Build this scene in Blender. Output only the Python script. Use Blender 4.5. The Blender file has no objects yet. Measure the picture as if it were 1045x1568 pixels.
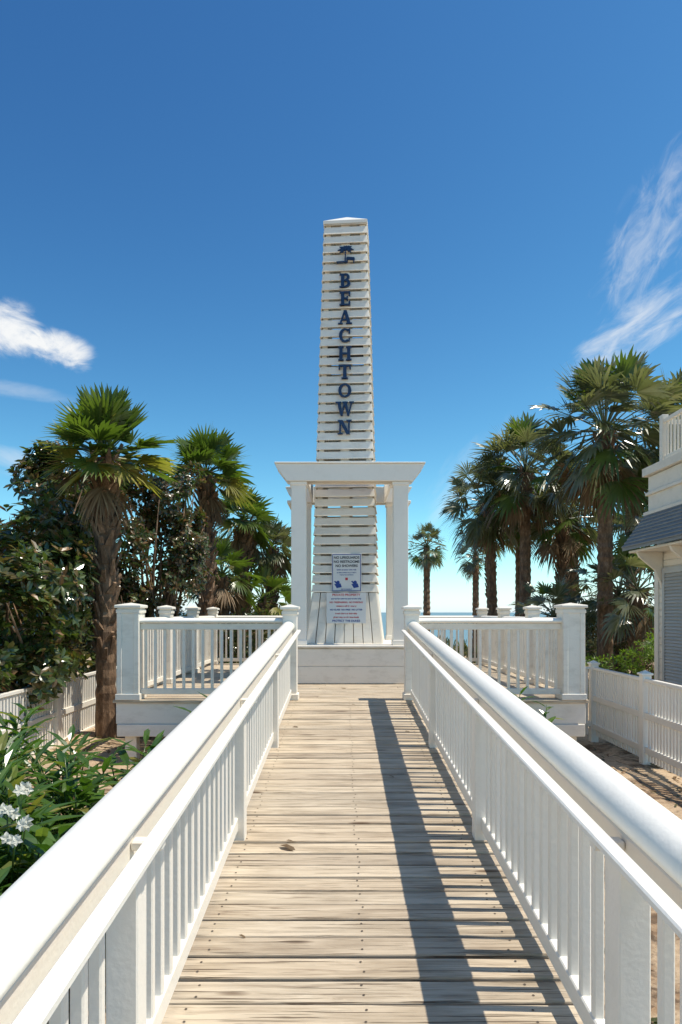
import bpy, math, random
from mathutils import Vector, Matrix
rnd = random.Random(11)
scene = bpy.context.scene
CAMZ = 1.87
SL = 0.066          # ramp slope
CX = 0.10           # walkway centre line
PZ = 0.81           # platform height

# ------------------------------------------------------------------ helpers
class MB:
    def __init__(s, tf=None):
        s.v = []; s.f = []; s.m = []; s.tf = tf
    def add(s, vs, fs, mi=0):
        o = len(s.v)
        if s.tf: vs = [s.tf(p) for p in vs]
        s.v += [tuple(p) for p in vs]
        s.f += [tuple(i + o for i in f) for f in fs]
        s.m += [mi] * len(fs)
    def box(s, x0, x1, y0, y1, z0, z1, mi=0, M=None):
        vs = [Vector(p) for p in ((x0,y0,z0),(x1,y0,z0),(x1,y1,z0),(x0,y1,z0),(x0,y0,z1),(x1,y0,z1),(x1,y1,z1),(x0,y1,z1))]
        if M is not None: vs = [M @ p for p in vs]
        s.add(vs, [(0,3,2,1),(4,5,6,7),(0,1,5,4),(1,2,6,5),(2,3,7,6),(3,0,4,7)], mi)
    def prism(s, prof, axis, a0, a1, mi=0):
        """closed profile (list of 2d) extruded along axis 'x' or 'y'"""
        n = len(prof); vs = []
        for a in (a0, a1):
            for (p, q) in prof:
                vs.append((a, p, q) if axis == 'x' else ((p, a, q) if axis == 'y' else (p, q, a)))
        fs = [(i, (i+1) % n, n + (i+1) % n, n + i) for i in range(n)]
        fs += [tuple(range(n-1, -1, -1)), tuple(range(n, 2*n))]
        s.add(vs, fs, mi)
    def tube(s, pts, rs, n=8, mi=0, cap=True):
        rings = []; vs = []
        for i, p in enumerate(pts):
            p = Vector(p)
            d = (Vector(pts[min(i+1, len(pts)-1)]) - Vector(pts[max(i-1, 0)])).normalized()
            a = d.cross(Vector((0.3, 1, 0.1))).normalized(); b = d.cross(a)
            for k in range(n):
                t = 2*math.pi*k/n
                vs.append(p + (a*math.cos(t) + b*math.sin(t)) * rs[i])
        fs = []
        for i in range(len(pts)-1):
            for k in range(n):
                fs.append((i*n+k, i*n+(k+1) % n, (i+1)*n+(k+1) % n, (i+1)*n+k))
        if cap:
            fs.append(tuple(range(n-1, -1, -1))); fs.append(tuple(range((len(pts)-1)*n, len(pts)*n)))
        s.add(vs, fs, mi)
    def obj(s, name, mats, parent=None, smooth=False, bevel=0, seg=1, fixn=True):
        me = bpy.data.meshes.new(name)
        me.from_pydata(s.v, [], s.f)
        for m in mats: me.materials.append(m)
        me.polygons.foreach_set("material_index", s.m)
        if fixn:
            import bmesh
            bm = bmesh.new(); bm.from_mesh(me)
            bmesh.ops.recalc_face_normals(bm, faces=bm.faces); bm.to_mesh(me); bm.free()
        if smooth: me.polygons.foreach_set("use_smooth", [True]*len(me.polygons))
        me.update()
        ob = bpy.data.objects.new(name, me)
        scene.collection.objects.link(ob)
        if parent: ob.parent = parent
        if bevel:
            b = ob.modifiers.new("bevel", 'BEVEL'); b.width = bevel; b.segments = seg; b.limit_method = 'ANGLE'; b.angle_limit = math.radians(40)
        return ob

def empty(name, loc=(0,0,0), rz=0):
    e = bpy.data.objects.new(name, None); e.location = loc; e.rotation_euler = (0,0,rz)
    e.empty_display_size = 0.3
    scene.collection.objects.link(e); return e

# ------------------------------------------------------------------ materials
def mat(name):
    m = bpy.data.materials.new(name); m.use_nodes = True
    nt = m.node_tree; b = nt.nodes["Principled BSDF"]
    return m, nt, b
def N(nt, t, **kw):
    n = nt.nodes.new(t)
    for k, v in kw.items():
        if k in ('operation','blend_type','data_type','noise_dimensions','feature','interpolation_type','clamp'): setattr(n, k, v)
        else: n.inputs[k].default_value = v
    return n
def ramp(nt, src, stops):
    r = nt.nodes.new('ShaderNodeValToRGB'); e = r.color_ramp.elements
    while len(e) < len(stops): e.new(0.5)
    for i, (p, c) in enumerate(stops):
        e[i].position = p; e[i].color = (c[0], c[1], c[2], 1) if len(c) == 3 else c
    nt.links.new(src, r.inputs[0]); return r
def objcoord(nt, scale):
    t = nt.nodes.new('ShaderNodeTexCoord'); mp = nt.nodes.new('ShaderNodeMapping')
    mp.inputs['Scale'].default_value = scale
    nt.links.new(t.outputs['Object'], mp.inputs[0]); return mp.outputs[0]
def mixc(nt, fac, a, b, bt='MIX'):
    m = nt.nodes.new('ShaderNodeMix'); m.data_type = 'RGBA'; m.blend_type = bt
    for sock, val in ((m.inputs[0], fac), (m.inputs[6], a), (m.inputs[7], b)):
        if hasattr(val, 'is_output'): nt.links.new(val, sock)
        elif isinstance(val, (int, float)): sock.default_value = val
        else: sock.default_value = (*val, 1)
    return m.outputs[2]

def paint(name, col, dirt=(0.42,0.36,0.27), amt=0.5, rough=0.42, grain=(6,6,6), isl=0.93):
    m, nt, b = mat(name)
    v = objcoord(nt, grain)
    n = N(nt, 'ShaderNodeTexNoise', Scale=1.0, Detail=6.0, Roughness=0.7); nt.links.new(v, n.inputs['Vector'])
    r = ramp(nt, n.outputs['Fac'], [(0.50,(0,0,0)),(0.78,(1,1,1))])
    mu = N(nt, 'ShaderNodeMath', operation='MULTIPLY'); mu.inputs[1].default_value = amt
    nt.links.new(r.outputs[0], mu.inputs[0])
    g = nt.nodes.new('ShaderNodeNewGeometry')
    ri = ramp(nt, g.outputs['Random Per Island'], [(0,(isl,isl-0.005,isl-0.02)),(1,(1,1,1))])
    c = mixc(nt, mu.outputs[0], col, dirt)
    c = mixc(nt, 1.0, c, ri.outputs[0], 'MULTIPLY')
    nt.links.new(c, b.inputs['Base Color'])
    b.inputs['Roughness'].default_value = rough
    n2 = N(nt, 'ShaderNodeTexNoise', Scale=60.0, Detail=2.0)
    t = nt.nodes.new('ShaderNodeTexCoord'); nt.links.new(t.outputs['Object'], n2.inputs['Vector'])
    bp = N(nt, 'ShaderNodeBump', Strength=0.12, Distance=0.01)
    nt.links.new(n2.outputs['Fac'], bp.inputs['Height']); nt.links.new(bp.outputs[0], b.inputs['Normal'])
    return m

WHITE = paint("white_paint", (0.91,0.86,0.775), amt=0.11)
WHITE_OLD = paint("weathered_white_paint", (0.88,0.82,0.72), amt=0.42, rough=0.55, grain=(3,3,7))
HOUSEW = paint("house_paint", (0.74,0.68,0.58), amt=0.3, rough=0.6)
SHUT = paint("shutter_grey", (0.42,0.42,0.40), amt=0.2, rough=0.5)
METAL = paint("roof_shingle", (0.20,0.205,0.205), amt=0.5, rough=0.6, dirt=(0.34,0.32,0.29))
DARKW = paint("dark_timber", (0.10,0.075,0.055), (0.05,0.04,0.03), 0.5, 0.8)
NAVY = paint("navy_letter_paint", (0.012,0.035,0.10), (0.03,0.05,0.1), 0.4, 0.4)
SIGNW = paint("sign_white", (0.74,0.74,0.73), amt=0.12, rough=0.35)
INK = paint("sign_ink", (0.02,0.02,0.025), (0.05,0.05,0.05), 0.2, 0.5)
INKB = paint("sign_blue", (0.01,0.05,0.28), (0.03,0.05,0.2), 0.2, 0.5)
INKR = paint("sign_red", (0.55,0.03,0.04), (0.5,0.1,0.1), 0.2, 0.5)

def deck_mat():
    m, nt, b = mat("weathered_deck_wood")
    t = nt.nodes.new('ShaderNodeTexCoord'); g = nt.nodes.new('ShaderNodeNewGeometry')
    off = N(nt, 'ShaderNodeVectorMath', operation='SCALE'); off.inputs[0].default_value = (37, 11, 53)
    nt.links.new(g.outputs['Random Per Island'], off.inputs['Scale'])
    ad = N(nt, 'ShaderNodeVectorMath', operation='ADD')
    nt.links.new(t.outputs['Object'], ad.inputs[0]); nt.links.new(off.outputs[0], ad.inputs[1])
    def mp(sc):
        k = nt.nodes.new('ShaderNodeMapping'); k.inputs['Scale'].default_value = sc
        nt.links.new(ad.outputs[0], k.inputs[0]); return k.outputs[0]
    kn = N(nt, 'ShaderNodeTexVoronoi', Scale=1.0); nt.links.new(mp((1.5, 6.5, 1)), kn.inputs['Vector'])
    knr = ramp(nt, kn.outputs['Distance'], [(0.0,(1,1,1)),(0.08,(0.8,0.8,0.8)),(0.14,(0,0,0))])
    ring = N(nt, 'ShaderNodeMath', operation='MULTIPLY'); nt.links.new(kn.outputs['Distance'], ring.inputs[0]); ring.inputs[1].default_value = 1.6
    n1 = N(nt, 'ShaderNodeTexNoise', Scale=1.0, Detail=6.0, Roughness=0.65, Distortion=0.6)
    gv = N(nt, 'ShaderNodeVectorMath', operation='ADD'); nt.links.new(mp((1.2, 38, 38)), gv.inputs[0]); nt.links.new(ring.outputs[0], gv.inputs[1])
    nt.links.new(gv.outputs[0], n1.inputs['Vector'])
    n2 = N(nt, 'ShaderNodeTexNoise', Scale=1.0, Detail=4.0, Roughness=0.6, Distortion=0.4); nt.links.new(mp((2.0, 120, 80)), n2.inputs['Vector'])
    n3 = N(nt, 'ShaderNodeTexNoise', Scale=1.0, Detail=4.0); nt.links.new(mp((2.0, 8, 5)), n3.inputs['Vector'])
    base = ramp(nt, n1.outputs['Fac'], [(0.25,(0.27,0.20,0.14)),(0.43,(0.50,0.41,0.305)),(0.62,(0.64,0.54,0.415)),(0.8,(0.44,0.345,0.245))])
    c = mixc(nt, knr.outputs[0], base.outputs[0], (0.15,0.09,0.05))
    rr = ramp(nt, g.outputs['Random Per Island'], [(0,(0.74,0.72,0.70)),(0.3,(1.0,0.97,0.92)),(0.6,(0.86,0.86,0.85)),(1,(1.10,1.08,1.03))])
    c = mixc(nt, 1.0, c, rr.outputs[0], 'MULTIPLY')
    cr = ramp(nt, n2.outputs['Fac'], [(0.35,(0.25,0.20,0.16)),(0.405,(1,1,1))])
    c = mixc(nt, 0.9, c, cr.outputs[0], 'MULTIPLY')
    st = ramp(nt, n3.outputs['Fac'], [(0.33,(0.68,0.65,0.62)),(0.53,(1.04,1.04,1.04))])
    c = mixc(nt, 0.8, c, st.outputs[0], 'MULTIPLY')
    nt.links.new(c, b.inputs['Base Color']); b.inputs['Roughness'].default_value = 0.8
    sm = N(nt, 'ShaderNodeMath', operation='ADD'); nt.links.new(n1.outputs['Fac'], sm.inputs[0]); nt.links.new(cr.outputs[0], sm.inputs[1])
    bp = N(nt, 'ShaderNodeBump', Strength=0.7, Distance=0.007)
    nt.links.new(sm.outputs[0], bp.inputs['Height']); nt.links.new(bp.outputs[0], b.inputs['Normal'])
    return m
DECK = deck_mat()

def leaf_mat(name, cols, rough=0.4, trans=0.35, tcol=None, spec=0.5):
    m, nt, b = mat(name)
    g = nt.nodes.new('ShaderNodeNewGeometry')
    n = len(cols)
    r = ramp(nt, g.outputs['Random Per Island'], [(i/(n-1), c) for i, c in enumerate(cols)])
    v = objcoord(nt, (2,2,2)); nn = N(nt, 'ShaderNodeTexNoise', Scale=1.0, Detail=1.0); nt.links.new(v, nn.inputs['Vector'])
    sh = ramp(nt, nn.outputs['Fac'], [(0.3,(0.65,0.7,0.7)),(0.7,(1.25,1.2,1.1))])
    c = mixc(nt, 1.0, r.outputs[0], sh.outputs[0], 'MULTIPLY')
    nt.links.new(c, b.inputs['Base Color']); b.inputs['Roughness'].default_value = rough
    b.inputs['Specular IOR Level'].default_value = spec
    tr = nt.nodes.new('ShaderNodeBsdfTranslucent')
    tc = mixc(nt, 1.0, c, tcol or (1.7,1.9,0.7), 'MULTIPLY'); nt.links.new(tc, tr.inputs['Color'])
    mx = nt.nodes.new('ShaderNodeMixShader'); mx.inputs[0].default_value = trans
    nt.links.new(b.outputs[0], mx.inputs[1]); nt.links.new(tr.outputs[0], mx.inputs[2])
    nt.links.new(mx.outputs[0], nt.nodes['Material Output'].inputs['Surface'])
    return m
PALM_G = leaf_mat("palm_leaf_green", [(0.065,0.11,0.02),(0.11,0.155,0.035),(0.08,0.125,0.025)], 0.36, 0.34, None, 0.6)
PALM_Y = leaf_mat("palm_leaf_yellow", [(0.22,0.22,0.05),(0.34,0.29,0.09),(0.19,0.20,0.045)], 0.45, 0.38)
PALM_D = leaf_mat("palm_leaf_dead", [(0.24,0.16,0.09),(0.15,0.095,0.05),(0.33,0.24,0.15)], 0.7, 0.25, (1.2,1.0,0.8))
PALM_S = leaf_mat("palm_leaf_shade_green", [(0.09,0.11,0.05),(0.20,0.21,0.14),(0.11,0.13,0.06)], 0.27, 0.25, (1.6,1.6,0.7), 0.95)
MAG = leaf_mat("broad_leaf_dark", [(0.05,0.075,0.022),(0.09,0.125,0.038),(0.06,0.09,0.025),(0.19,0.12,0.06)], 0.22, 0.25, None, 0.8)
MAG_B = leaf_mat("broad_leaf_brown", [(0.26,0.16,0.085),(0.14,0.095,0.05),(0.09,0.115,0.04)], 0.30, 0.25, (1.4,1.1,0.7))
LANCE = leaf_mat("lance_leaf", [(0.05,0.115,0.02),(0.095,0.175,0.03),(0.045,0.095,0.018)], 0.26, 0.32, None, 0.7)
LANCE_Y = leaf_mat("lance_leaf_yellow", [(0.22,0.27,0.06),(0.30,0.26,0.08),(0.15,0.21,0.05)], 0.4, 0.4)
HEDGE = leaf_mat("hedge_leaf", [(0.12,0.20,0.025),(0.18,0.27,0.04),(0.08,0.14,0.02)], 0.45, 0.4)
DUNEV = leaf_mat("dune_leaf", [(0.09,0.105,0.045),(0.17,0.15,0.085),(0.06,0.085,0.035)], 0.6, 0.3)
PETAL = leaf_mat("white_petal", [(0.78,0.77,0.70),(0.84,0.83,0.78)], 0.5, 0.35, (1,1,1))
def bark_mat():
    m, nt, b = mat("palm_bark")
    v = objcoord(nt, (14,14,5)); n = N(nt, 'ShaderNodeTexNoise', Scale=1.0, Detail=6.0, Roughness=0.75); nt.links.new(v, n.inputs['Vector'])
    g = nt.nodes.new('ShaderNodeNewGeometry')
    r = ramp(nt, n.outputs['Fac'], [(0.3,(0.06,0.04,0.027)),(0.5,(0.18,0.125,0.08)),(0.72,(0.36,0.27,0.19))])
    ri = ramp(nt, g.outputs['Random Per Island'], [(0,(0.6,0.55,0.5)),(1,(1.4,1.2,1.05))])
    c = mixc(nt, 1.0, r.outputs[0], ri.outputs[0], 'MULTIPLY'); nt.links.new(c, b.inputs['Base Color'])
    b.inputs['Roughness'].default_value = 0.9
    bp = N(nt, 'ShaderNodeBump', Strength=0.9, Distance=0.03); nt.links.new(n.outputs['Fac'], bp.inputs['Height']); nt.links.new(bp.outputs[0], b.inputs['Normal'])
    return m
BARK = bark_mat()
def ground_mat():
    m, nt, b = mat("sandy_ground")
    v = objcoord(nt, (1,1,1))
    n = N(nt, 'ShaderNodeTexNoise', Scale=1.1, Detail=8.0, Roughness=0.7); nt.links.new(v, n.inputs['Vector'])
    n2 = N(nt, 'ShaderNodeTexNoise', Scale=14.0, Detail=6.0, Roughness=0.75); nt.links.new(v, n2.inputs['Vector'])
    n3 = N(nt, 'ShaderNodeTexVoronoi', Scale=16.0); nt.links.new(v, n3.inputs['Vector'])
    sand = ramp(nt, n2.outputs['Fac'], [(0.3,(0.40,0.275,0.165)),(0.7,(0.64,0.485,0.325))])
    lit = ramp(nt, n3.outputs['Color'], [(0.1,(0.10,0.065,0.04)),(0.6,(0.24,0.15,0.085)),(0.95,(0.42,0.27,0.15))])
    ms = ramp(nt, n.outputs['Fac'], [(0.50,(0,0,0)),(0.57,(1,1,1))])
    c = mixc(nt, ms.outputs[0], sand.outputs[0], lit.outputs[0]); nt.links.new(c, b.inputs['Base Color'])
    b.inputs['Roughness'].default_value = 0.95
    bp = N(nt, 'ShaderNodeBump', Strength=0.8, Distance=0.04); nt.links.new(n2.outputs['Fac'], bp.inputs['Height']); nt.links.new(bp.outputs[0], b.inputs['Normal'])
    return m
GROUND = ground_mat()
def sea_mat():
    m, nt, b = mat("sea_water"); b.inputs['Base Color'].default_value = (0.16,0.27,0.30,1); b.inputs['Roughness'].default_value = 0.5
    v = objcoord(nt, (0.15,0.5,1)); n = N(nt, 'ShaderNodeTexNoise', Scale=1.0, Detail=4.0); nt.links.new(v, n.inputs['Vector'])
    bp = N(nt, 'ShaderNodeBump', Strength=0.6, Distance=0.5); nt.links.new(n.outputs['Fac'], bp.inputs['Height']); nt.links.new(bp.outputs[0], b.inputs['Normal'])
    return m
SEA = sea_mat()

# ------------------------------------------------------------------ ground, sea
def axis_pts(near, far, step):
    pts = []; p = 0.0; s = step
    while p < far:
        pts.append(p); 
        if p > near: s *= 1.35
        p += s
    pts.append(far); return pts
xs = axis_pts(9, 4000, 0.35); xs = [-a for a in reversed(xs[1:])] + xs
ys = axis_pts(24, 4500, 0.35); ysn = axis_pts(3, 400, 0.7); ys = [-a for a in reversed(ysn[1:])] + ys
def gz(x, y):
    z = 0.05*math.sin(x*1.3+y*0.7)+0.035*math.sin(x*2.9-y*1.9+1)+0.02*math.sin(x*6+y*5)
    if y > 22: 
        t = min((y-22)/55.0, 1); z += -2.4*t*t*(3-2*t) + 0.35*math.sin(x*0.25+1)*math.sin(y*0.2)*(1 if y < 60 else 0)
    return z
g = MB(); W = len(xs)
vs = [(x, y, gz(x, y)) for y in ys for x in xs]
fs = [(j*W+i, j*W+i+1, (j+1)*W+i+1, (j+1)*W+i) for j in range(len(ys)-1) for i in range(W-1)]
g.add(vs, fs); g.obj("sandy_ground", [GROUND], smooth=True)
s = MB(); s.add([(-4000,62,-1.7),(4000,62,-1.7),(4000,4500,-1.7),(-4000,4500,-1.7)], [(0,1,2,3)]); s.obj("sea", [SEA])

# ------------------------------------------------------------------ boardwalk ramp
def rz(p): return (p[0], p[1], p[2] + 0.27 + SL*p[1])
bw = empty("wooden_boardwalk")
d = MB(rz); y = -2.0
screws = MB(rz)
while y < 8.14:
    w = 0.131 + rnd.uniform(-0.004, 0.003)
    dx0, dx1 = rnd.uniform(-.012,.012), rnd.uniform(-.012,.012)
    dz = rnd.uniform(-0.005, 0.004); sk = rnd.uniform(-0.003, 0.003)
    y1_ = min(y+w, 8.16); xa, xb = CX-0.765+dx0, CX+0.765+dx1
    vs = [(xa,y-sk,-.036+dz),(xb,y+sk,-.036+dz),(xb,y1_+sk,-.036+dz),(xa,y1_-sk,-.036+dz),(xa,y-sk,dz),(xb,y+sk,dz+.002),(xb,y1_+sk,dz),(xa,y1_-sk,dz+.002)]
    d.add(vs, [(0,3,2,1),(4,5,6,7),(0,1,5,4),(1,2,6,5),(2,3,7,6),(3,0,4,7)])
    for sx in (-0.66, -0.02, 0.60):
        for sy in (0.035, 0.10):
            px, py = CX+sx+rnd.uniform(-.015,.015), y+sy+rnd.uniform(-.006,.006)
            if py < 8.1:
                screws.add([(px+0.0055*math.cos(a), py+0.0055*math.sin(a), dz+0.0032) for a in [k*math.pi/3 for k in range(6)]], [tuple(range(6))])
    y += w + 0.0150 + rnd.uniform(-0.004, 0.004)
d.obj("deck_boards", [DECK], bw, bevel=0.007, seg=2)
screws.obj("screw_heads", [DARKW], bw)
st = MB(rz)
for x in (-0.74, 0.0, 0.70): st.box(CX+x, CX+x+0.04, -2, 8.15, -0.22, -0.045, 0)
for x in (-0.79, 0.77): st.box(CX+x, CX+x+0.03, -2.02, 8.17, -0.25, -0.048, 1)
st.obj("stringers", [DARKW, WHITE_OLD], bw)

def ramp_rail(sgn):
    """sgn=+1 right, -1 left"""
    e = empty("boardwalk_railing")
    X = lambda a: CX + sgn*a
    def bx(mb, a0, a1, *r): mb.box(min(X(a0), X(a1)), max(X(a0), X(a1)), *r)
    cap = MB(rz); prof = []
    cx, cz, r = X(0.750), 0.878, 0.072
    for k in range(28):
        t = 2*math.pi*k/28
        prof.append((cx + r*math.cos(t), cz + r*math.sin(t)*(0.95 if math.sin(t) > 0 else 0.62)))
    for y0, y1 in ((-2.0, 0.41), (0.412, 5.5), (5.502, 8.20)):
        cap.prism(prof, 'y', y0, y1)
    c = cap.obj("round_handrail", [WHITE], e, smooth=True)
    c.modifiers.new("es", 'EDGE_SPLIT').split_angle = math.radians(50)
    b = MB(rz)
    for y0, y1 in ((-2.0, 0.80), (0.802, 8.16)):
        bx(b, 0.600, 0.649, y0, y1, 0.824, 0.848)      # inner rail strip, small gap to the round cap
        bx(b, 0.702, 0.768, y0, y1, 0.765, 0.838)
        bx(b, 0.712, 0.752, y0, y1, 0.055, 0.135)
    posts = [-0.2, 1.95, 4.03, 6.09]
    for py in posts:
        bx(b, 0.672, 0.762, py-0.045, py+0.045, -0.20, 0.762)
        bx(b, 0.61, 0.700, py-0.02, py+0.02, 0.795, 0.823)
    yy = -1.9
    while yy < 8.1:
        if all(abs(yy-p) > 0.075 for p in posts):
            bx(b, 0.716, 0.750, yy-0.017, yy+0.017, 0.13, 0.768)
        yy += 0.118
    b.obj("balusters_and_rails", [WHITE], e, bevel=0.005)
ramp_rail(-1); ramp_rail(1)

# ------------------------------------------------------------------ platform
pl = empty("viewing_platform")
d = MB(); y = 8.19; x0, x1 = CX-2.86, CX+2.86
while y < 14.0:
    w = 0.134; dz = rnd.uniform(-.003,.003)
    cut = CX + rnd.uniform(-1.5, 1.5)
    d.box(x0, cut-0.002, y, y+w, PZ-0.036+dz, PZ+dz); d.box(cut+0.002, x1, y, y+w, PZ-0.036+dz, PZ+dz)
    y += w + 0.013
d.obj("deck_boards", [DECK], pl, bevel=0.005)
f = MB()
f.box(x0+0.03, CX-0.80, 8.222, 8.26, 0.52, 0.772); f.box(CX+0.80, x1-0.03, 8.222, 8.26, 0.52, 0.772)
f.box(x0+0.045, CX-0.80, 8.205, 8.25, 0.37, 0.517); f.box(CX+0.80, x1-0.045, 8.205, 8.25, 0.37, 0.517)
for x in (x0+0.03, x1-0.07): f.box(x, x+0.04, 8.27, 13.95, 0.45, 0.77)
for x in (x0+0.12, -1.2, 1.25, x1-0.26):
    for yy in (8.28, 11, 13.7): f.box(x, x+0.14, yy, yy+0.14, -0.3, 0.5)
f.obj("fascia_and_posts", [WHITE_OLD], pl, bevel=0.005)
b = MB()
b.box(-0.80, 1.01, 10.03, 12.6, PZ+0.005, 1.07); b.box(-0.80, 1.01, 10.03, 12.6, 1.074, 1.325)
b.box(-0.76, 0.97, 10.06, 12.6, 1.05, 1.34)
b.box(-0.83, 1.04, 10.0, 12.65, 1.345, 1.375, 1)
b.obj("raised_plinth", [WHITE_OLD, WHITE_OLD], pl, bevel=0.006)

def post(mb, x, y, w, z0, z1, panel=False):
    h = w/2
    mb.box(x-h, x+h, y-h, y+h, z0, z1-0.05)
    mb.box(x-h-0.018, x+h+0.018, y-h-0.018, y+h+0.018, z0+0.001, z0+0.075)
    mb.box(x-h-0.012, x+h+0.012, y-h-0.012, y+h+0.012, z1-0.115, z1-0.07)
    c = h+0.028
    mb.box(x-c, x+c, y-c, y+c, z1-0.052, z1-0.018)
    mb.add([(x-c,y-c,z1-0.018),(x+c,y-c,z1-0.018),(x+c,y+c,z1-0.018),(x-c,y+c,z1-0.018),(x,y,z1+0.012)], [(0,1,4),(1,2,4),(2,3,4),(3,0,4),(3,2,1,0)])
    if panel:
        for sx in (-1, 1):
            mb.box(x+sx*(h-0.028)-0.03, x+sx*(h-0.028)+0.03, y-h-0.010, y-h+0.02, z0+0.076, z1-0.116)
def rail_run(mb, cap, p0, p1):
    (xa, ya), (xb, yb) = p0, p1
    L = math.hypot(xb-xa, yb-ya); a = math.atan2(yb-ya, xb-xa)
    M = Matrix.Translation((xa, ya, PZ)) @ Matrix.Rotation(a, 4, 'Z')
    prof = [(0.065*math.cos(t), 0.945+0.04*math.sin(t)*(1 if math.sin(t) > 0 else 0.6)) for t in [2*math.pi*k/16 for k in range(16)]]
    n = len(prof)
    vv = [M @ Vector((l, p, q)) for l in (0, L) for (p, q) in prof]
    cap.add(vv, [(i, (i+1) % n, n+(i+1) % n, n+i) for i in range(n)] + [tuple(range(n-1,-1,-1)), tuple(range(n, 2*n))])
    mb.box(0, L, -0.026, 0.026, 0.845, 0.918, 0, M)
    mb.box(0, L, -0.022, 0.022, 0.06, 0.13, 0, M)
    k = max(1, int(L/0.115)); sp = L/k
    for i in range(k):
        c = (i+0.5)*sp
        mb.box(c-0.017, c+0.017, -0.017, 0.017, 0.128, 0.846, 0, M)
for sg in (-1, 1):
    e = empty("platform_railing")
    mb = MB(); cap = MB()
    X = lambda a: CX+sg*a
    post(mb, X(2.68), 8.33, 0.26, PZ, 1.97, True)
    post(mb, X(0.735), 8.27, 0.17, PZ, 1.95)
    ypos = [10.15, 11.95, 13.80]
    for yy in ypos: post(mb, X(2.72), yy, 0.17, PZ, 1.96)
    rail_run(mb, cap, (X(0.82), 8.30), (X(2.55), 8.30))
    prev = 8.46
    for yy in ypos:
        rail_run(mb, cap, (X(2.72), prev), (X(2.72), yy-0.085)); prev = yy+0.085
    rail_run(mb, cap, (X(2.635), 13.80), (X(1.05), 13.80)); post(mb, X(0.96), 13.80, 0.17, PZ, 1.96)
    mb.obj("posts_and_balusters", [WHITE_OLD], e, bevel=0.005)
    o = cap.obj("round_caps", [WHITE], e, smooth=True); o.modifiers.new("es", 'EDGE_SPLIT').split_angle = math.radians(50)

# ------------------------------------------------------------------ pergola
pg = empty("pergola")
m = MB(); bz = 3.81; tz = 4.065
for yy in (10.25, 12.25):
    for xc in ((-0.655, 0.865) if yy < 11 else (-0.675, 0.895)):
        m.box(xc-0.11, xc+0.11, yy-0.11, yy+0.11, 1.376, bz)
        m.box(xc-0.125, xc+0.125, yy-0.125, yy+0.125, 1.377, 1.45)
        m.box(xc-0.125, xc+0.125, yy-0.125, yy+0.125, bz-0.055, bz-0.003)
    for dy in (-0.155, 0.115):
        m.prism([(-1.0,tz),(1.215,tz),(1.19,tz-0.06),(1.04,bz),(-0.83,bz),(-0.98,tz-0.06)], 'y', yy+dy, yy+dy+0.04)
    m.box(-1.01, 1.225, yy-0.175, yy+0.175, tz+0.001, tz+0.022)
for xc in (-0.655, 0.865):
    for dx in (-0.15, 0.112):
        m.box(xc+dx, xc+dx+0.038, 10.44, 12.06, bz-0.02, tz-0.01)
for xx in (-0.96, 1.10):
    m.box(xx, xx+0.08, 11.8, 12.6, bz-0.06, bz-0.01)
m.obj("posts_and_beams", [WHITE], pg, bevel=0.006)

# ------------------------------------------------------------------ slatted tower
TC = (0.07, 11.31, 0.0); TR = math.radians(-4.5)
Z0, ZC, Z1, HB, HC, H1 = 1.376, 2.18, 8.11, 0.592, 0.495, 0.322
def half(z):
    if z < ZC: return HB + (HC-HB)*(z-Z0)/(ZC-Z0)
    return HC + (H1-HC)*(z-ZC)/(Z1-ZC)
tw = empty("slatted_obelisk_tower", TC, TR)
zc = ZC
m = MB()
def face(q):
    return Matrix.Rotation(q*math.pi/2, 4, 'Z')
pitch = 0.1515; n = int((Z1-0.02-zc)/pitch)
for q in range(4):
    R = face(q)
    for i in range(n+1):
        zb = zc + i*pitch + 0.004; zt = zb + 0.120
        if zt > Z1: zt = Z1
        hb, ht = half(zb), half(zt)
        j = rnd.uniform(-0.006, 0.006); tl = rnd.uniform(-.002,.002)
        ex = 0.020 if q in (0, 2) else 0.0
        vs = [(-hb-ex+j,-hb-0.036,zb-tl),(hb+ex+j,-hb-0.036,zb+tl),(hb+ex+j,-hb-0.012,zb+tl),(-hb-ex+j,-hb-0.012,zb-tl),
              (-ht-ex+j,-ht-0.014,zt-tl),(ht+ex+j,-ht-0.014,zt+tl),(ht+ex+j,-ht+0.006,zt+tl),(-ht-ex+j,-ht+0.006,zt-tl)]
        m.add([R @ Vector(v) for v in vs], [(0,3,2,1),(4,5,6,7),(0,1,5,4),(1,2,6,5),(2,3,7,6),(3,0,4,7)])
m.obj("slats", [WHITE_OLD], tw, bevel=0.003)
m = MB()
for q in range(4):
    R = face(q); nb = 8
    for i in range(nb):
        a, b_ = -1+2*i/nb, -1+2*(i+1)/nb; g0 = 0.006
        zb, zt = Z0, zc-0.006; hb, ht = half(zb), half(zt)
        e2 = 0.02
        vs = [(a*(hb+.01)+g0,-hb-e2,zb),(b_*(hb+.01)-g0,-hb-e2,zb),(b_*(hb+.01)-g0,-hb,zb),(a*(hb+.01)+g0,-hb,zb),
              (a*(ht+.01)+g0,-ht-e2,zt),(b_*(ht+.01)-g0,-ht-e2,zt),(b_*(ht+.01)-g0,-ht,zt),(a*(ht+.01)+g0,-ht,zt)]
        m.add([R @ Vector(v) for v in vs], [(0,3,2,1),(4,5,6,7),(0,1,5,4),(1,2,6,5),(2,3,7,6),(3,0,4,7)])
m.obj("base_boards", [WHITE_OLD], tw, bevel=0.003)
m = MB()
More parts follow.
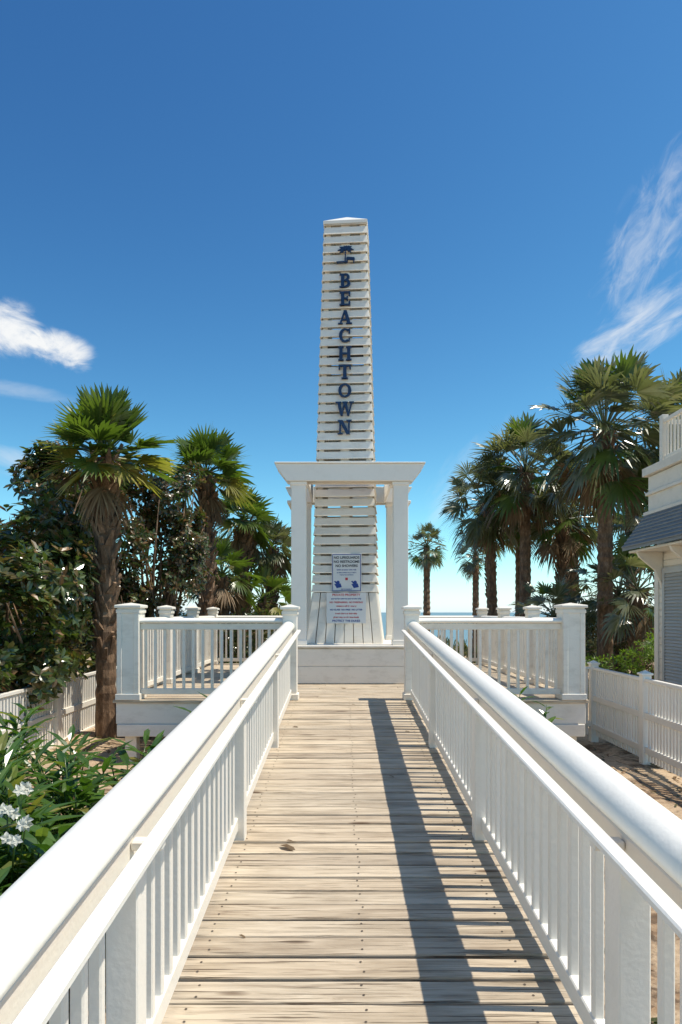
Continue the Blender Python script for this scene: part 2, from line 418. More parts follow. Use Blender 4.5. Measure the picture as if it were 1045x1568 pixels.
def taper_stud(fx, fy, w, dpt, mi, za=Z0, zb=ZC):
    vs = []
    for z in (za, zb):
        h = half(z)-0.012
        cx_, cy_ = fx*(h-w/2), fy*(h-dpt/2)
        vs += [(cx_-w/2, cy_-dpt/2, z),(cx_+w/2, cy_-dpt/2, z),(cx_+w/2, cy_+dpt/2, z),(cx_-w/2, cy_+dpt/2, z)]
    m.add(vs, [(0,3,2,1),(4,5,6,7),(0,1,5,4),(1,2,6,5),(2,3,7,6),(3,0,4,7)], mi)
for (za, zb) in ((Z0, ZC), (ZC+0.001, Z1-0.01)):
    for a in (-1,1):
        for b_ in (-1,1): taper_stud(a, b_, 0.08, 0.08, 0, za, zb)
    taper_stud(0,-1,0.14,0.03,0,za,zb); taper_stud(0,1,0.14,0.03,0,za,zb); taper_stud(-1,0,0.03,0.14,0,za,zb); taper_stud(1,0,0.03,0.14,0,za,zb)
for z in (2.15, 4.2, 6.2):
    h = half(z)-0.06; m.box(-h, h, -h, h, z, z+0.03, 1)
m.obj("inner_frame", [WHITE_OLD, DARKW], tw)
m = MB(); c = 0.355
m.box(-c, c, -c, c, Z1+0.003, Z1+0.05)
m.add([(-c,-c,Z1+.051),(c,-c,Z1+.051),(c,c,Z1+.051),(-c,c,Z1+.051),(0,0,Z1+.30)], [(0,1,4),(1,2,4),(2,3,4),(3,0,4),(3,2,1,0)])
m.obj("pyramid_cap", [WHITE], tw)

# letters
LM = MB(); layer = [0]
def place_letter(polys, cx0, cz0, S):
    for poly in polys:
        layer[0] = (layer[0]+1) % 40
        off = 0.0006*layer[0]
        n_ = len(poly); vs = []
        for dep in (0.060+off, 0.036):
            for (u, v) in poly:
                z = cz0 + v*S; vs.append((cx0+u*S, -half(z)-dep, z))
        LM.add(vs, [(i,(i+1)%n_,n_+(i+1)%n_,n_+i) for i in range(n_)] + [tuple(range(n_-1,-1,-1)), tuple(range(n_,2*n_))])
def R_(a,b,c_,d_): return [(a,b),(c_,b),(c_,d_),(a,d_)]
def arc(cx_,cy_,rx,ry,a0,a1,tx,ty,n_=14):
    out = []
    for i in range(n_):
        t0 = math.radians(a0+(a1-a0)*i/n_); t1 = math.radians(a0+(a1-a0)*(i+1)/n_)
        out.append([(cx_+rx*math.cos(t0),cy_+ry*math.sin(t0)),(cx_+rx*math.cos(t1),cy_+ry*math.sin(t1)),
                    (cx_+(rx-tx)*math.cos(t1),cy_+(ry-ty)*math.sin(t1)),(cx_+(rx-tx)*math.cos(t0),cy_+(ry-ty)*math.sin(t0))])
    return out
G = {}
G['B'] = (0.78,[R_(.1,0,.33,1),R_(0,.9,.4,1),R_(0,0,.4,.1),R_(.3,.46,.42,.56)]+arc(.38,.74,.34,.26,-90,90,.2,.1)+arc(.38,.28,.39,.28,-90,90,.21,.1))
G['E'] = (0.76,[R_(.1,0,.33,1),R_(0,.9,.76,1),R_(0,0,.76,.1),R_(.64,.7,.76,.95),R_(.64,.05,.76,.3),R_(.3,.45,.55,.55),R_(.5,.35,.59,.65)])
G['A'] = (0.98,[[(.1,0),(.22,0),(.52,1),(.42,1)],[(.38,1),(.6,1),(.92,0),(.67,0)],R_(.24,.27,.7,.37),R_(0,0,.34,.09),R_(.56,0,1.0,.09)])
G['C'] = (0.84,arc(.44,.5,.44,.5,48,312,.23,.11,20)+[R_(.68,.62,.8,.97),R_(.68,.06,.78,.3)])
G['H'] = (0.94,[R_(.08,0,.31,1),R_(.63,0,.86,1),R_(.3,.45,.64,.56),R_(0,.91,.39,1),R_(0,0,.39,.09),R_(.55,.91,.94,1),R_(.55,0,.94,.09)])
G['T'] = (0.86,[R_(.31,0,.55,1),R_(0,.89,.86,1),R_(0,.68,.1,.92),R_(.76,.68,.86,.92),R_(.2,0,.66,.09)])
G['O'] = (0.92,arc(.46,.5,.46,.5,0,360,.22,.11,26))
G['W'] = (1.32,[[(.1,1),(.33,1),(.52,0),(.36,0)],[(.6,1),(.7,1),(.5,0),(.4,0)],[(.58,1),(.8,1),(.98,0),(.84,0)],[(1.1,1),(1.2,1),(.97,0),(.88,0)],R_(0,.91,.42,1),R_(.5,.91,.88,1),R_(.98,.91,1.32,1)])
G['N'] = (1.0,[R_(.12,0,.23,1),R_(.75,0,.86,1),[(.1,1),(.36,1),(.86,0),(.62,0)],R_(0,.91,.3,1),R_(0,0,.36,.09),R_(.62,.91,1.0,1)])
S = 0.225
for i, ch in enumerate("BEACHTOWN"):
    w, polys = G[ch]
    place_letter(polys, -0.0-w*S/2, 7.165-i*0.2955-S/2, S)
# palm-tree and beach chair emblem
pp = [[(-.03,-.5),(.04,-.5),(.05,.25),(0,.25)], R_(-.45,-.5,.1,-.44)]
for a, L in ((180,.42),(0,.45),(150,.38),(30,.38),(110,.25),(70,.25),(205,.36),(-25,.36)):
    t = math.radians(a); dx, dy = math.cos(t), math.sin(t)
    pp.append([(0.02,.25),(.02+dx*L*.5-dy*.09, .25+dy*L*.5+dx*.09),(.02+dx*L,.25+dy*L-.05),(.02+dx*L*.5+dy*.05,.25+dy*L*.5-dx*.05)])
pp += [[(.08,-.32),(.5,-.38),(.52,-.30),(.1,-.24)], [(.08,-.5),(.14,-.5),(.14,-.2),(.08,-.2)], [(.1,-.24),(.52,-.30),(.5,-.22),(.12,-.18)], [(.44,-.5),(.5,-.5),(.5,-.33),(.44,-.33)]]
place_letter(pp, -0.0, 7.60, 0.30)
LM.obj("navy_letters", [NAVY], tw)

def text(body, size, loc, matl, parent, name="text", bold=0.0):
    cu = bpy.data.curves.new(name, 'FONT'); cu.body = body; cu.size = size; cu.align_x = 'CENTER'; cu.align_y = 'CENTER'
    cu.extrude = 0.0008; cu.offset = bold
    tmp = bpy.data.objects.new("tmp", cu); scene.collection.objects.link(tmp)
    dg = bpy.context.evaluated_depsgraph_get(); me = bpy.data.meshes.new_from_object(tmp.evaluated_get(dg))
    bpy.data.objects.remove(tmp)
    ob = bpy.data.objects.new(name, me); scene.collection.objects.link(ob)
    me.materials.clear(); me.materials.append(matl)
    ob.parent = parent; ob.location = loc; ob.rotation_euler = (math.pi/2, 0, 0); return ob
# sign 1
sg1 = empty("beach_rules_sign", TC, TR)
SY = -0.549
m = MB(); m.box(-0.20, 0.27, SY, SY+0.012, 2.19, 2.79, 0); m.obj("panel", [SIGNW], sg1, bevel=0.002)
m = MB()
for a in ((-0.19,0.26,2.770,2.780),(-0.19,0.26,2.198,2.208),(-0.19,-0.180,2.208,2.770),(0.250,0.26,2.208,2.770)): m.box(a[0],a[1],SY-0.0015,SY+0.0005,a[2],a[3])
m.obj("border", [INKB], sg1)
cxs = 0.035
for k, (tx, sz, zz) in enumerate((("NO LIFEGUARDS",0.054,2.725),("NO RESTROOMS",0.054,2.66),("NO SHOWERS",0.054,2.595),("swim at your own risk",0.034,2.535),("no glass containers or vehicles",0.025,2.49),("leash pets at all times",0.025,2.455))):
    text(tx, sz, (cxs, SY-0.0015, zz), INK if k < 3 else INKB, sg1, "text", 0.0016 if k < 3 else 0.0008)
m = MB()
def disc(mb, cx_, cz_, r1, y_, n_=16):
    mb.add([(cx_+r1*math.cos(2*math.pi*i/n_), y_, cz_+r1*math.sin(2*math.pi*i/n_)) for i in range(n_)], [tuple(range(n_))])
for xx in (-0.10, 0.17):
    disc(m, xx, 2.335, 0.028, SY-0.0012); 
    m.add([(xx-.06,SY-.0014,2.31),(xx+.04,SY-.0014,2.32),(xx+.06,SY-.0014,2.26),(xx-.02,SY-.0014,2.245)],[(0,1,2,3)])
    m.add([(xx-.065,SY-.0018,2.355),(xx-.04,SY-.0018,2.36),(xx+.01,SY-.0018,2.30),(xx-.01,SY-.0018,2.29)],[(0,1,2,3)])
m.obj("pictograms", [INKB], sg1)
m = MB(); m.box(0.015, 0.055, SY-0.002, SY+0.0005, 2.37, 2.41); m.obj("flag_symbol", [INKR], sg1)
text("RIP CURRENT", 0.028, (cxs, SY-0.0015, 2.225), INKB, sg1, "text", 0.0005)
# sign 2
sg2 = empty("warning_notice_sign", TC, TR)
SY2 = -0.632
m = MB(); m.box(-0.275, 0.345, SY2, SY2+0.016, 1.69, 2.172, 0)
m.box(-0.15, -0.12, SY2+0.017, SY2+0.12, 2.05, 2.09, 0); m.box(0.19, 0.22, SY2+0.017, SY2+0.12, 2.05, 2.09, 0)
m.obj("panel", [SIGNW], sg2, bevel=0.002)
z = 2.135
for k, (tx, sz) in enumerate((("PRIVATE PROPERTY",0.050),("access for owners and guests only",0.034),("NO TRESPASSING  NO PARKING",0.036),("violators will be towed",0.034),("NO GLASS  NO FIRES  NO LITTER",0.034),("beach closes at dusk daily",0.033),("please stay on the boardwalk",0.034),("PROTECT THE DUNES",0.044))):
    text(tx, sz, (0.035, SY2-0.0015, z), INKR if k % 3 != 1 else INKB, sg2, "text", 0.0010); z -= 0.058
# ------------------------------------------------------------------ vegetation
def fan_frond(mb, base, d, R, pet, mi, r, droop=0.35, nseg=24, span=105, w=1.0):
    d = d.normalized()
    up = Vector((0,0,1))
    s_ = d.cross(up)
    if s_.length < 0.1: s_ = Vector((r.uniform(-1,1), r.uniform(-1,1), 0))
    s_.normalize(); s_ = (Matrix.Rotation(r.uniform(-0.7,0.7), 3, d) @ s_)
    mid = base + d*pet*0.55; end = base + d*pet - Vector((0,0,0.10*pet*droop*2))
    mb.tube([base, mid, end], [0.018, 0.013, 0.009], 4, mi, False)
    f_ = (end-mid).normalized(); f_ = (f_ - Vector((0,0,0.25*droop))).normalized()
    n_ = s_.cross(f_).normalized()
    if n_.z < 0: n_ = -n_
    da = math.radians(2*span/nseg)
    for i in range(nseg):
        a = math.radians(-span + 2*span*(i+0.5)/nseg) + r.uniform(-.04,.04)
        dr = f_*math.cos(a) + s_*math.sin(a)
        L = R*(0.72+0.28*math.cos(a))*r.uniform(0.85,1.1)
        sd = (-f_*math.sin(a) + s_*math.cos(a))
        vs = []
        dk = droop*r.uniform(0.5,1.5)
        for t, wd in ((0.03,0.08),(0.45,1.0),(0.75,0.70),(1.0,0.03)):
            p = end + dr*L*t - Vector((0,0,1))*dk*L*(t**2.6) + n_*(abs(math.sin(a))*0.22*L*t)
            hw = 0.5*L*0.45*da*wd*w
            vs += [p - sd*hw - n_*hw*0.5, p + sd*hw + n_*hw*0.5]
        mb.add(vs, [(0,1,3,2),(2,3,5,4),(4,5,7,6)], mi)

def palm(x, y, ztop, R, nf, tr, seed, z0=-0.1, boots=(0.5,1.0), lean=(0,0), droop=0.35, mats=(PALM_G, PALM_Y, PALM_D), dead=4, name="fan_palm_tree", elmin=-45, nseg=24, yellow=0.25, petf=(.42,.58), blf=(.46,.58), w=1.2):
    r = random.Random(seed); e = empty(name, (x, y, z0))
    H = ztop - z0 - R*1.0
    if H < 0.25: H = 0.25
    t = MB(); pts = []; rs = []
    k = max(4, int(H/0.11))
    for i in range(k+1):
        q = i/k
        pts.append((lean[0]*q*q, lean[1]*q*q, H*q)); rs.append(tr*(1.25-0.35*q if q < .2 else 1.15-0.2*q + (0.1 if i % 2 else -0.04)) * r.uniform(.95,1.05))
    t.tube(pts, rs, 10)
    if boots:
        nb = int(H*(boots[1]-boots[0])*30)
        for i in range(nb):
            q = boots[0] + (boots[1]-boots[0])*i/max(nb,1)
            a = i*2.39996+r.uniform(-.15,.15)
            c_ = Vector((lean[0]*q*q, lean[1]*q*q, H*q-0.05)); o = Vector((math.cos(a), math.sin(a), 0)); sd = Vector((-o.y, o.x, 0))
            L = r.uniform(0.14,0.26)*(0.7+0.6*q); wd = tr*0.42; out = tr*(0.55+0.5*q)
            p0 = c_+o*tr*0.85; p1 = p0 + o*out*0.8 + Vector((0,0,L))
            tw_ = sd*r.choice((-1,1))*0.05
            vs = [p0-sd*wd, p0+sd*wd, p1+sd*wd*.4+tw_, p1-sd*wd*.4+tw_]; th = o*0.03
            t.add([*vs, *[v_+th-Vector((0,0,.02)) for v_ in vs]], [(0,1,2,3),(7,6,5,4),(0,4,5,1),(1,5,6,2),(2,6,7,3),(3,7,4,0)])
    t.obj("trunk", [BARK], e, fixn=False)
    c = MB(); heart = Vector((lean[0], lean[1], H))
    for i in range(nf):
        q = (i+0.5)/nf
        el = math.radians(86 - (86-elmin)*(q**0.85)) + r.uniform(-.12,.12)
        az = i*2.39996 + r.uniform(-.25,.25)
        dv = Vector((math.cos(az)*math.cos(el), math.sin(az)*math.cos(el), math.sin(el)))
        mi = 0
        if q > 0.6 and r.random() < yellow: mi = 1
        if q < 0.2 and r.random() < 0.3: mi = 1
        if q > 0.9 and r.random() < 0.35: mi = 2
        fan_frond(c, heart + Vector((0,0,0.08*(1-q))), dv, R*r.uniform(*blf), R*r.uniform(*petf), mi, r, droop*(0.5+0.8*q), nseg, w=w)
    for i in range(dead):
        az = r.uniform(0, 6.28); dv = Vector((math.cos(az)*.45, math.sin(az)*.45, -0.9))
        fan_frond(c, heart-Vector((0,0,0.05)), dv, R*.45, R*.38, 2, r, 0.5, 14, 60)
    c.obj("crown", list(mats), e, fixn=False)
    return e
# left side
LP = dict(petf=(.34,.50), blf=(.52,.64), w=1.4)
palm(-3.50, 10.1, 5.18, 1.04, 42, 0.125, 3, boots=(0.30,1.02), droop=0.13, dead=6, elmin=-28, yellow=0.65, **LP)
palm(-3.0, 15.0, 5.95, 1.10, 32, 0.15, 5, boots=(0.4,1.0), droop=0.18, dead=4, elmin=-30, yellow=0.45, **LP)
palm(-2.55, 17.5, 5.20, 1.0, 30, 0.15, 6, boots=(0.3,1.0), droop=0.22, mats=(PALM_G,PALM_Y,PALM_D), dead=3, **LP)
palm(-1.95, 18.5, 4.55, 1.0, 30, 0.14, 7, droop=0.28, mats=(PALM_S,PALM_G,PALM_D), **LP)
palm(-2.9, 16.4, 3.7, 1.0, 26, 0.14, 8, droop=0.3)
palm(-2.1, 17.8, 3.2, 1.1, 26, 0.14, 81, droop=0.3)
palm(-11.3, 24.0, 4.9, 1.3, 24, 0.15, 9, droop=0.4)
palm(-3.9, 20.0, 4.4, 1.1, 24, 0.15, 10, droop=0.4, mats=(PALM_S,PALM_G,PALM_D))
# right side
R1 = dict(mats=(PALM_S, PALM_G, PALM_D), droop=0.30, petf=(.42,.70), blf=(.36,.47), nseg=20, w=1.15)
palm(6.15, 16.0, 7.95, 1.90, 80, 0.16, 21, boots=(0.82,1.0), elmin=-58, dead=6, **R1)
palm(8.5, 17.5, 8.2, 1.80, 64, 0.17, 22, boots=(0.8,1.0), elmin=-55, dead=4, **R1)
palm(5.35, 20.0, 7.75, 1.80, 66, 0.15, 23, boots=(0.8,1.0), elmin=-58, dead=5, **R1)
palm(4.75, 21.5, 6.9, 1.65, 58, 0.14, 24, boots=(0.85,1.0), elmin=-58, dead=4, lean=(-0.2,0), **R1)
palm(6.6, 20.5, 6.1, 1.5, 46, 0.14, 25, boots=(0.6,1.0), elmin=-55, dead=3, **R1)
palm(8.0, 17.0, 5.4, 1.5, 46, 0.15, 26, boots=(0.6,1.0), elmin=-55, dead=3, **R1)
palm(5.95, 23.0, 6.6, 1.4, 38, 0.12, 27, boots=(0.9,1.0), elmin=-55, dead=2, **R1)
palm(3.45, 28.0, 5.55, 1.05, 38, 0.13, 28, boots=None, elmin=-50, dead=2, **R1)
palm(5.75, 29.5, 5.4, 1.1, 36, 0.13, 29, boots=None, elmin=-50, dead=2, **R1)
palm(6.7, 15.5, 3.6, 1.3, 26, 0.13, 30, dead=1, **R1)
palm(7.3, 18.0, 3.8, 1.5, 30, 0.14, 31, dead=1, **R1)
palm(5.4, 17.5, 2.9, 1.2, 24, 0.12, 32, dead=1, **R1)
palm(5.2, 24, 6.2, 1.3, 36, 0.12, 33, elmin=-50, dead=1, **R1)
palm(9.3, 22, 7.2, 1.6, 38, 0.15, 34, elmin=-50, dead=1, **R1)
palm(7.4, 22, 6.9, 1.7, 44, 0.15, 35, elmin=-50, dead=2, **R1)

def leaf(mb, p, d, n_, L, w, mi, fold=0.25, curl=0.0):
    d = d.normalized(); s_ = d.cross(n_)
    if s_.length < 1e-3: s_ = Vector((1,0,0))
    s_.normalize(); n_ = s_.cross(d)
    q = lambda t, sd: p + d*L*t + s_*w*sd - n_*(curl*L*t*t) + n_*abs(sd)*w*fold
    mb.add([q(0,0), q(.3,.42), q(.68,.42), q(1,0), q(.68,-.42), q(.3,-.42), q(.5,0)],
           [(0,1,6),(1,2,6),(2,3,6),(3,4,6),(4,5,6),(5,0,6)], mi)
def rv(r): 
    while True:
        v = Vector((r.uniform(-1,1), r.uniform(-1,1), r.uniform(-1,1)))
        if 0.05 < v.length < 1: return v
def leafy(name, base, blobs, nwh, L, w, mats, seed, whorl=6, trunk=0.07, brown=0.15, loc=(0,0,0)):
    r = random.Random(seed); e = empty(name, loc)
    t = MB(); base = Vector(base)
    for (c, rad) in blobs:
        c = Vector(c)
        for k in range(7):
            v = rv(r); tgt = c + Vector((v.x*rad[0], v.y*rad[1], v.z*rad[2]))*0.9
            m1 = base.lerp(tgt, 0.35) + Vector((r.uniform(-.15,.15), r.uniform(-.15,.15), 0.25)); m2 = base.lerp(tgt, 0.7) + Vector((r.uniform(-.15,.15), r.uniform(-.15,.15), 0.15))
            t.tube([base+Vector((r.uniform(-.1,.1), r.uniform(-.1,.1),0)), m1, m2, tgt], [trunk, trunk*.55, trunk*.3, 0.006], 5)
    t.obj("trunk_and_limbs", [BARK], e, smooth=True, fixn=False)
    m_ = MB(); tot = sum(b[1][0]*b[1][2] for b in blobs)
    for (c, rad) in blobs:
        c = Vector(c); sub = []
        for _ in range(9):
            v = rv(r).normalized()*r.uniform(.45,.95); sub.append((v, r.uniform(.3,.5)))
        for _ in range(int(nwh*rad[0]*rad[2]/tot)):
            v0, sr = r.choice(sub); v = v0 + rv(r)*sr
            if v.length > 1.25: continue
            p = c + Vector((v.x*rad[0], v.y*rad[1], v.z*rad[2]))
            ax = (v.normalized() + Vector((0,0,.5)) + rv(r)*.7).normalized()
            a = ax.cross(Vector((.2,.5,1))).normalized(); b2 = ax.cross(a)
            ph = r.uniform(0,6.28)
            for k in range(whorl):
                t_ = ph+2*math.pi*k/whorl + r.uniform(-.3,.3)
                dd = a*math.cos(t_) + b2*math.sin(t_) + ax*r.uniform(.1,.9)
                leaf(m_, p + ax*r.uniform(-.03,.05), dd, ax+rv(r)*.3, L*r.uniform(.7,1.15), w*r.uniform(.8,1.1), 1 if r.random() < brown else 0, .25, r.uniform(0,.3))
    m_.obj("foliage", mats, e, fixn=False)
    return e
leafy("magnolia_tree", (-4.4,9.6,-0.1), [((-4.35,9.6,2.25),(.85,.9,.85)),((-4.1,8.3,1.75),(.65,.8,.75)),((-4.6,10.8,3.2),(.75,.8,.7)),((-4.85,11.4,4.0),(.6,.6,.65)),((-4.0,9.0,1.15),(.55,.7,.5)),((-5.2,9.8,2.3),(.8,.8,.6)),((-5.0,8.2,1.2),(.9,.8,.8))],
      2200, 0.165, 0.080, [MAG, MAG_B], 41, brown=0.12)
leafy("magnolia_tree", (-3.6,12.6,-0.1), [((-3.8,12.4,3.6),(.8,.8,.95)),((-3.3,12.6,2.7),(.85,.8,.95)),((-4.6,12.8,4.2),(.75,.7,.75)),((-3.2,12.9,4.0),(.6,.6,.75)),((-2.95,12.9,3.3),(.45,.5,.6)),((-4.2,12.3,2.3),(.8,.8,1.1)),((-3.6,12.6,1.3),(.9,.8,.7)),((-5.4,13.0,3.3),(.8,.7,.8))],
      4300, 0.10, 0.055, [MAG, MAG_B], 42, brown=0.45)
leafy("evergreen_shrub", (-5.6,13.5,-0.1), [((-5.8,13.5,2.2),(1.2,1,1.1)),((-7.0,14,1.6),(1.2,1,1.2)),((-5.2,13.8,1.2),(1.2,1,1.1))], 900, 0.13, 0.07, [MAG, MAG_B], 43)
leafy("green_hedge", (6.2,13.5,-0.1), [((6.1,13.6,0.75),(.6,.6,.75)),((6.9,14.2,0.8),(.8,.6,.8)),((5.2,14.6,.5),(.6,.6,.55))], 700, 0.12, 0.03, [HEDGE, MAG], 44, brown=0.2, trunk=0.02)
leafy("coastal_shrub", (3.4,16,-0.1), [((3.2,17.5,0.35),(1.5,.6,.5)),((5.8,17.5,0.8),(1.7,.8,1.0)),((8.5,17.5,1.1),(1.8,.8,1.4)),((6.9,19.5,1.3),(1.8,.8,1.4))], 1500, 0.14, 0.035, [DUNEV, MAG], 45, brown=0.4, trunk=0.02)
leafy("coastal_shrub", (-3.6,15.6,-0.1), [((-3.4,15.6,1.0),(1.2,.6,1.2)),((-2.0,15.8,0.95),(1.1,.6,1.2)),((-1.2,17.4,0.85),(.9,.6,1.0)),((-4.8,15.4,1.2),(1.2,.6,1.4)),((-0.2,17.4,0.4),(1.0,.6,.5))], 2200, 0.12, 0.045, [MAG, DUNEV], 46, brown=0.4, trunk=0.02)

# distant dune vegetation
dv = MB(); r = random.Random(50)
for i in range(5600):
    y_ = r.uniform(24, 60); x_ = r.uniform(-0.62, 0.62)*y_
    h_ = r.uniform(.2,.75)*(0.5+0.7*abs(math.sin(x_*.35)*math.sin(y_*.2+x_*.1)))
    if x_/y_ < -0.05 or x_/y_ > 0.2: h_ *= 1.9
    p = Vector((x_, y_, gz(x_, y_)-0.05)); a = r.uniform(0,6.28)
    for k in range(3):
        a += 2.1; o = Vector((math.cos(a), math.sin(a), 0))*r.uniform(.1,.4)
        sd = Vector((-o.y, o.x, 0)).normalized()*0.05
        dv.add([p-sd, p+sd, p+o*.5+Vector((0,0,h_*.8))+sd*.8, p+o+Vector((0,0,h_))], [(0,1,2,3)])
dv.obj("dune_vegetation", [DUNEV], fixn=False)

# lance-leaved flowering plants in the foreground
def lance_plant(x, y, h, n, seed, flowers=(), mats=(LANCE, LANCE_Y, PETAL), L=0.34, wide=0.062):
    r = random.Random(seed); e = empty("flowering_oleander_plant", (x, y, 0))
    m_ = MB(); stm = MB()
    for i in range(n):
        a = r.uniform(0,6.28); o = Vector((math.cos(a), math.sin(a),0))*r.uniform(.05,.38)
        b0 = Vector((o.x*.3, o.y*.3, -0.05)); hh = h*r.uniform(.6,1.0); tp = Vector((o.x, o.y, hh))
        stm.tube([b0, b0.lerp(tp,.5)+Vector((0,0,.05)), tp], [.010,.008,.004], 5)
        nl = int(hh/0.042)
        for k in range(nl):
            q = 0.15+0.85*k/nl; p = b0.lerp(tp, q); a2 = k*2.4+i
            up = 0.15+0.9*q+r.uniform(-.3,.25)
            dd = Vector((math.cos(a2), math.sin(a2), up))
            leaf(m_, p, dd, Vector((0,0,1)), L*r.uniform(.6,1.15), wide*r.uniform(.8,1.2), 1 if r.random() < .08 else 0, .3, r.uniform(.1,.7))
    for fc in flowers:
        c = Vector(fc) - Vector((x, y, 0))
        stm.tube([Vector((0,0,0.2)), c], [.008,.004], 5)
        for f_ in range(4):
            cc = c + rv(r)*.04
            ax = Vector((r.uniform(-.3,1.1), -1, r.uniform(.1,.9))).normalized(); u = ax.cross(Vector((0,0,1))).normalized(); v_ = ax.cross(u)
            ph = r.uniform(0,1)
            for k in range(5):
                t_ = ph+k*2*math.pi/5; leaf(m_, cc, u*math.cos(t_)+v_*math.sin(t_)+ax*r.uniform(.2,.6), ax, .036*r.uniform(.8,1.1), .026, 2, .5, .3)
    stm.obj("stems", [LANCE], e, smooth=True, fixn=False); m_.obj("leaves_and_flowers", list(mats), e, fixn=False)
FL = [(-1.70,3.62,.90),(-1.62,3.50,.80),(-1.76,3.58,.82),(-1.66,3.45,.72)]
spots = [(-1.85,3.8,.85,8,FL),(-2.05,4.3,.82,8,()),(-2.35,4.6,.87,8,()),(-2.0,5.2,.78,7,()),(-2.3,5.7,.85,6,()),(-2.7,5.2,.9,7,()),(-2.0,6.3,.8,5,()),(-3.1,6.0,1.0,7,()),(-2.6,6.6,.7,5,()),(-1.75,3.15,.65,7,()),(-2.2,3.3,.82,7,()),(-3.0,4.5,1.0,7,()),(-1.6,7.6,.8,3,()),(-1.35,7.3,.65,2,()),(-2.5,3.9,.9,7,()),(-1.45,4.6,.5,5,()),(-1.55,3.9,.55,5,())]
for i, (x, y_, h_, n_, fl_) in enumerate(spots): lance_plant(x, y_, h_, n_, 60+i, fl_, wide=0.085 if i % 3 == 0 else 0.062)
lance_plant(1.95, 8.0, .98, 2, 90, L=.2); lance_plant(2.3, 7.95, .9, 2, 91, L=.2)

# leaf litter
lf = MB(); r = random.Random(70)
for i in range(2600):
    sx = r.choice((-1,1)); x_ = sx*r.uniform(1.1, 4.4); y_ = r.uniform(2.2, 13)
    leaf(lf, Vector((x_, y_, gz(x_,y_)+.012)), Vector((r.uniform(-1,1), r.uniform(-1,1), r.uniform(-.1,.25))), Vector((0,0,1)), r.uniform(.05,.12), r.uniform(.02,.05), 0, .3, .2)
lf.obj("leaf_litter", [MAG_B], fixn=False)
fl = MB()
for (x_, y_, rr) in ((-0.36, 3.9, .12), (-0.33, 3.97, .05), (-0.02, 9.4, .08), (0.1, 7.9,.05), (-0.5, 6.8, .07), (0.35, 5.2, .05), (-0.45,2.95,.04), (0.6,6.6,.06)):
    zz = (0.27+SL*y_ if y_ < 8.16 else PZ) + 0.010
    leaf(fl, Vector((x_, y_, zz)), Vector((1, r.uniform(-.6,.6), .08)), Vector((0,0,1)), rr, rr*.4, 0, .4, .3)
fl.obj("fallen_leaves", [PALM_D], fixn=False)

# ------------------------------------------------------------------ picket fences
def fence(x, y0, y1, ztop, posts_at, ret=None):
    e = empty("picket_fence"); m_ = MB()
    for py in posts_at:
        m_.box(x-.055, x+.055, py-.055, py+.055, -.15, ztop+.06)
        m_.box(x-.072, x+.072, py-.072, py+.072, ztop+.06, ztop+.085)
        m_.add([(x-.06,py-.06,ztop+.086),(x+.06,py-.06,ztop+.086),(x+.06,py+.06,ztop+.086),(x-.06,py+.06,ztop+.086),(x,py,ztop+.12)], [(0,1,4),(1,2,4),(2,3,4),(3,0,4),(3,2,1,0)])
    for (za, zb) in ((ztop-.02, ztop+.02), (ztop-.48, ztop-.40), (ztop-.90, ztop-.82)):
        m_.box(x-.03, x+.03, y0, y1, za, zb)
    yy = y0+.05
    while yy < y1:
        if all(abs(yy-p) > .075 for p in posts_at): m_.box(x-.012, x+.012, yy-.02, yy+.02, .04, ztop-.021)
        yy += .078
    if ret:
        m_.box(min(x,ret), max(x,ret), y1-.03, y1+.03, ztop-.015, ztop+.018); m_.box(min(x,ret), max(x,ret), y1-.03, y1+.03, ztop-.87, ztop-.80)
        xx = min(x,ret)+.05
        while xx < max(x,ret)-.07: m_.box(xx-.02, xx+.02, y1-.012, y1+.012, .04, ztop-.018); xx += .078
    m_.obj("pickets_and_posts", [WHITE], e, bevel=0.003)
fence(3.75, 1.5, 10.2, 1.03, [1.5, 3.25, 5.0, 6.72, 8.46, 10.2], ret=2.97)
fence(-3.95, 4.0, 13.0, 0.90, [4.0, 5.8, 7.6, 9.4, 11.2, 13.0])

# ------------------------------------------------------------------ beach house
h = empty("beach_house")
m = MB()
hx = 4.98
YE = 10.82; YN = 8.3
m.box(hx, 11.0, YN, YE, 0.0, 3.40)
m.box(hx-0.03, hx+0.09, YE-0.10, YE+0.03, 0, 2.9, 0)
m.box(hx-0.03, hx+0.09, YN-0.03, YN+0.10, 0, 2.9, 0)
for i in range(26): 
    zb = 0.15+i*0.11
    if zb < 2.75: m.box(hx-0.012, hx-0.001, YN+.105, YE-0.105, zb, zb+0.095); m.box(hx+.1, 10.9, YN-0.012, YN-0.001, zb, zb+0.095)
m.box(hx-0.10, 11.1, YN-.08, YE+.08, 3.46, 4.02)
m.box(hx-0.17, 11.1, YN-.15, YE+.15, 4.03, 4.16)
m.box(hx-0.14, 11.1, YN-.11, YE+.11, 3.72, 3.77)
m.box(hx-0.16, 11.1, YN-.13, YE+.13, 3.40, 3.459)
for yy in (YE-.25, 9.5, YN+.2): m.prism([(hx-0.02,2.25),(hx-0.02,2.80),(hx-0.42,2.80),(hx-0.38,2.72),(hx-0.14,2.52)], 'y', yy, yy+0.06)
m.box(hx-0.44, hx-0.014, YN-.02, YE+.02, 2.80, 2.835)
m.obj("walls_and_trim", [HOUSEW], h, bevel=0.006)
m = MB()
m.prism([(hx-0.50,2.84),(hx-0.50,2.885),(hx-0.101,3.45),(hx-0.101,3.40)], 'y', YN-.12, YE+.12)
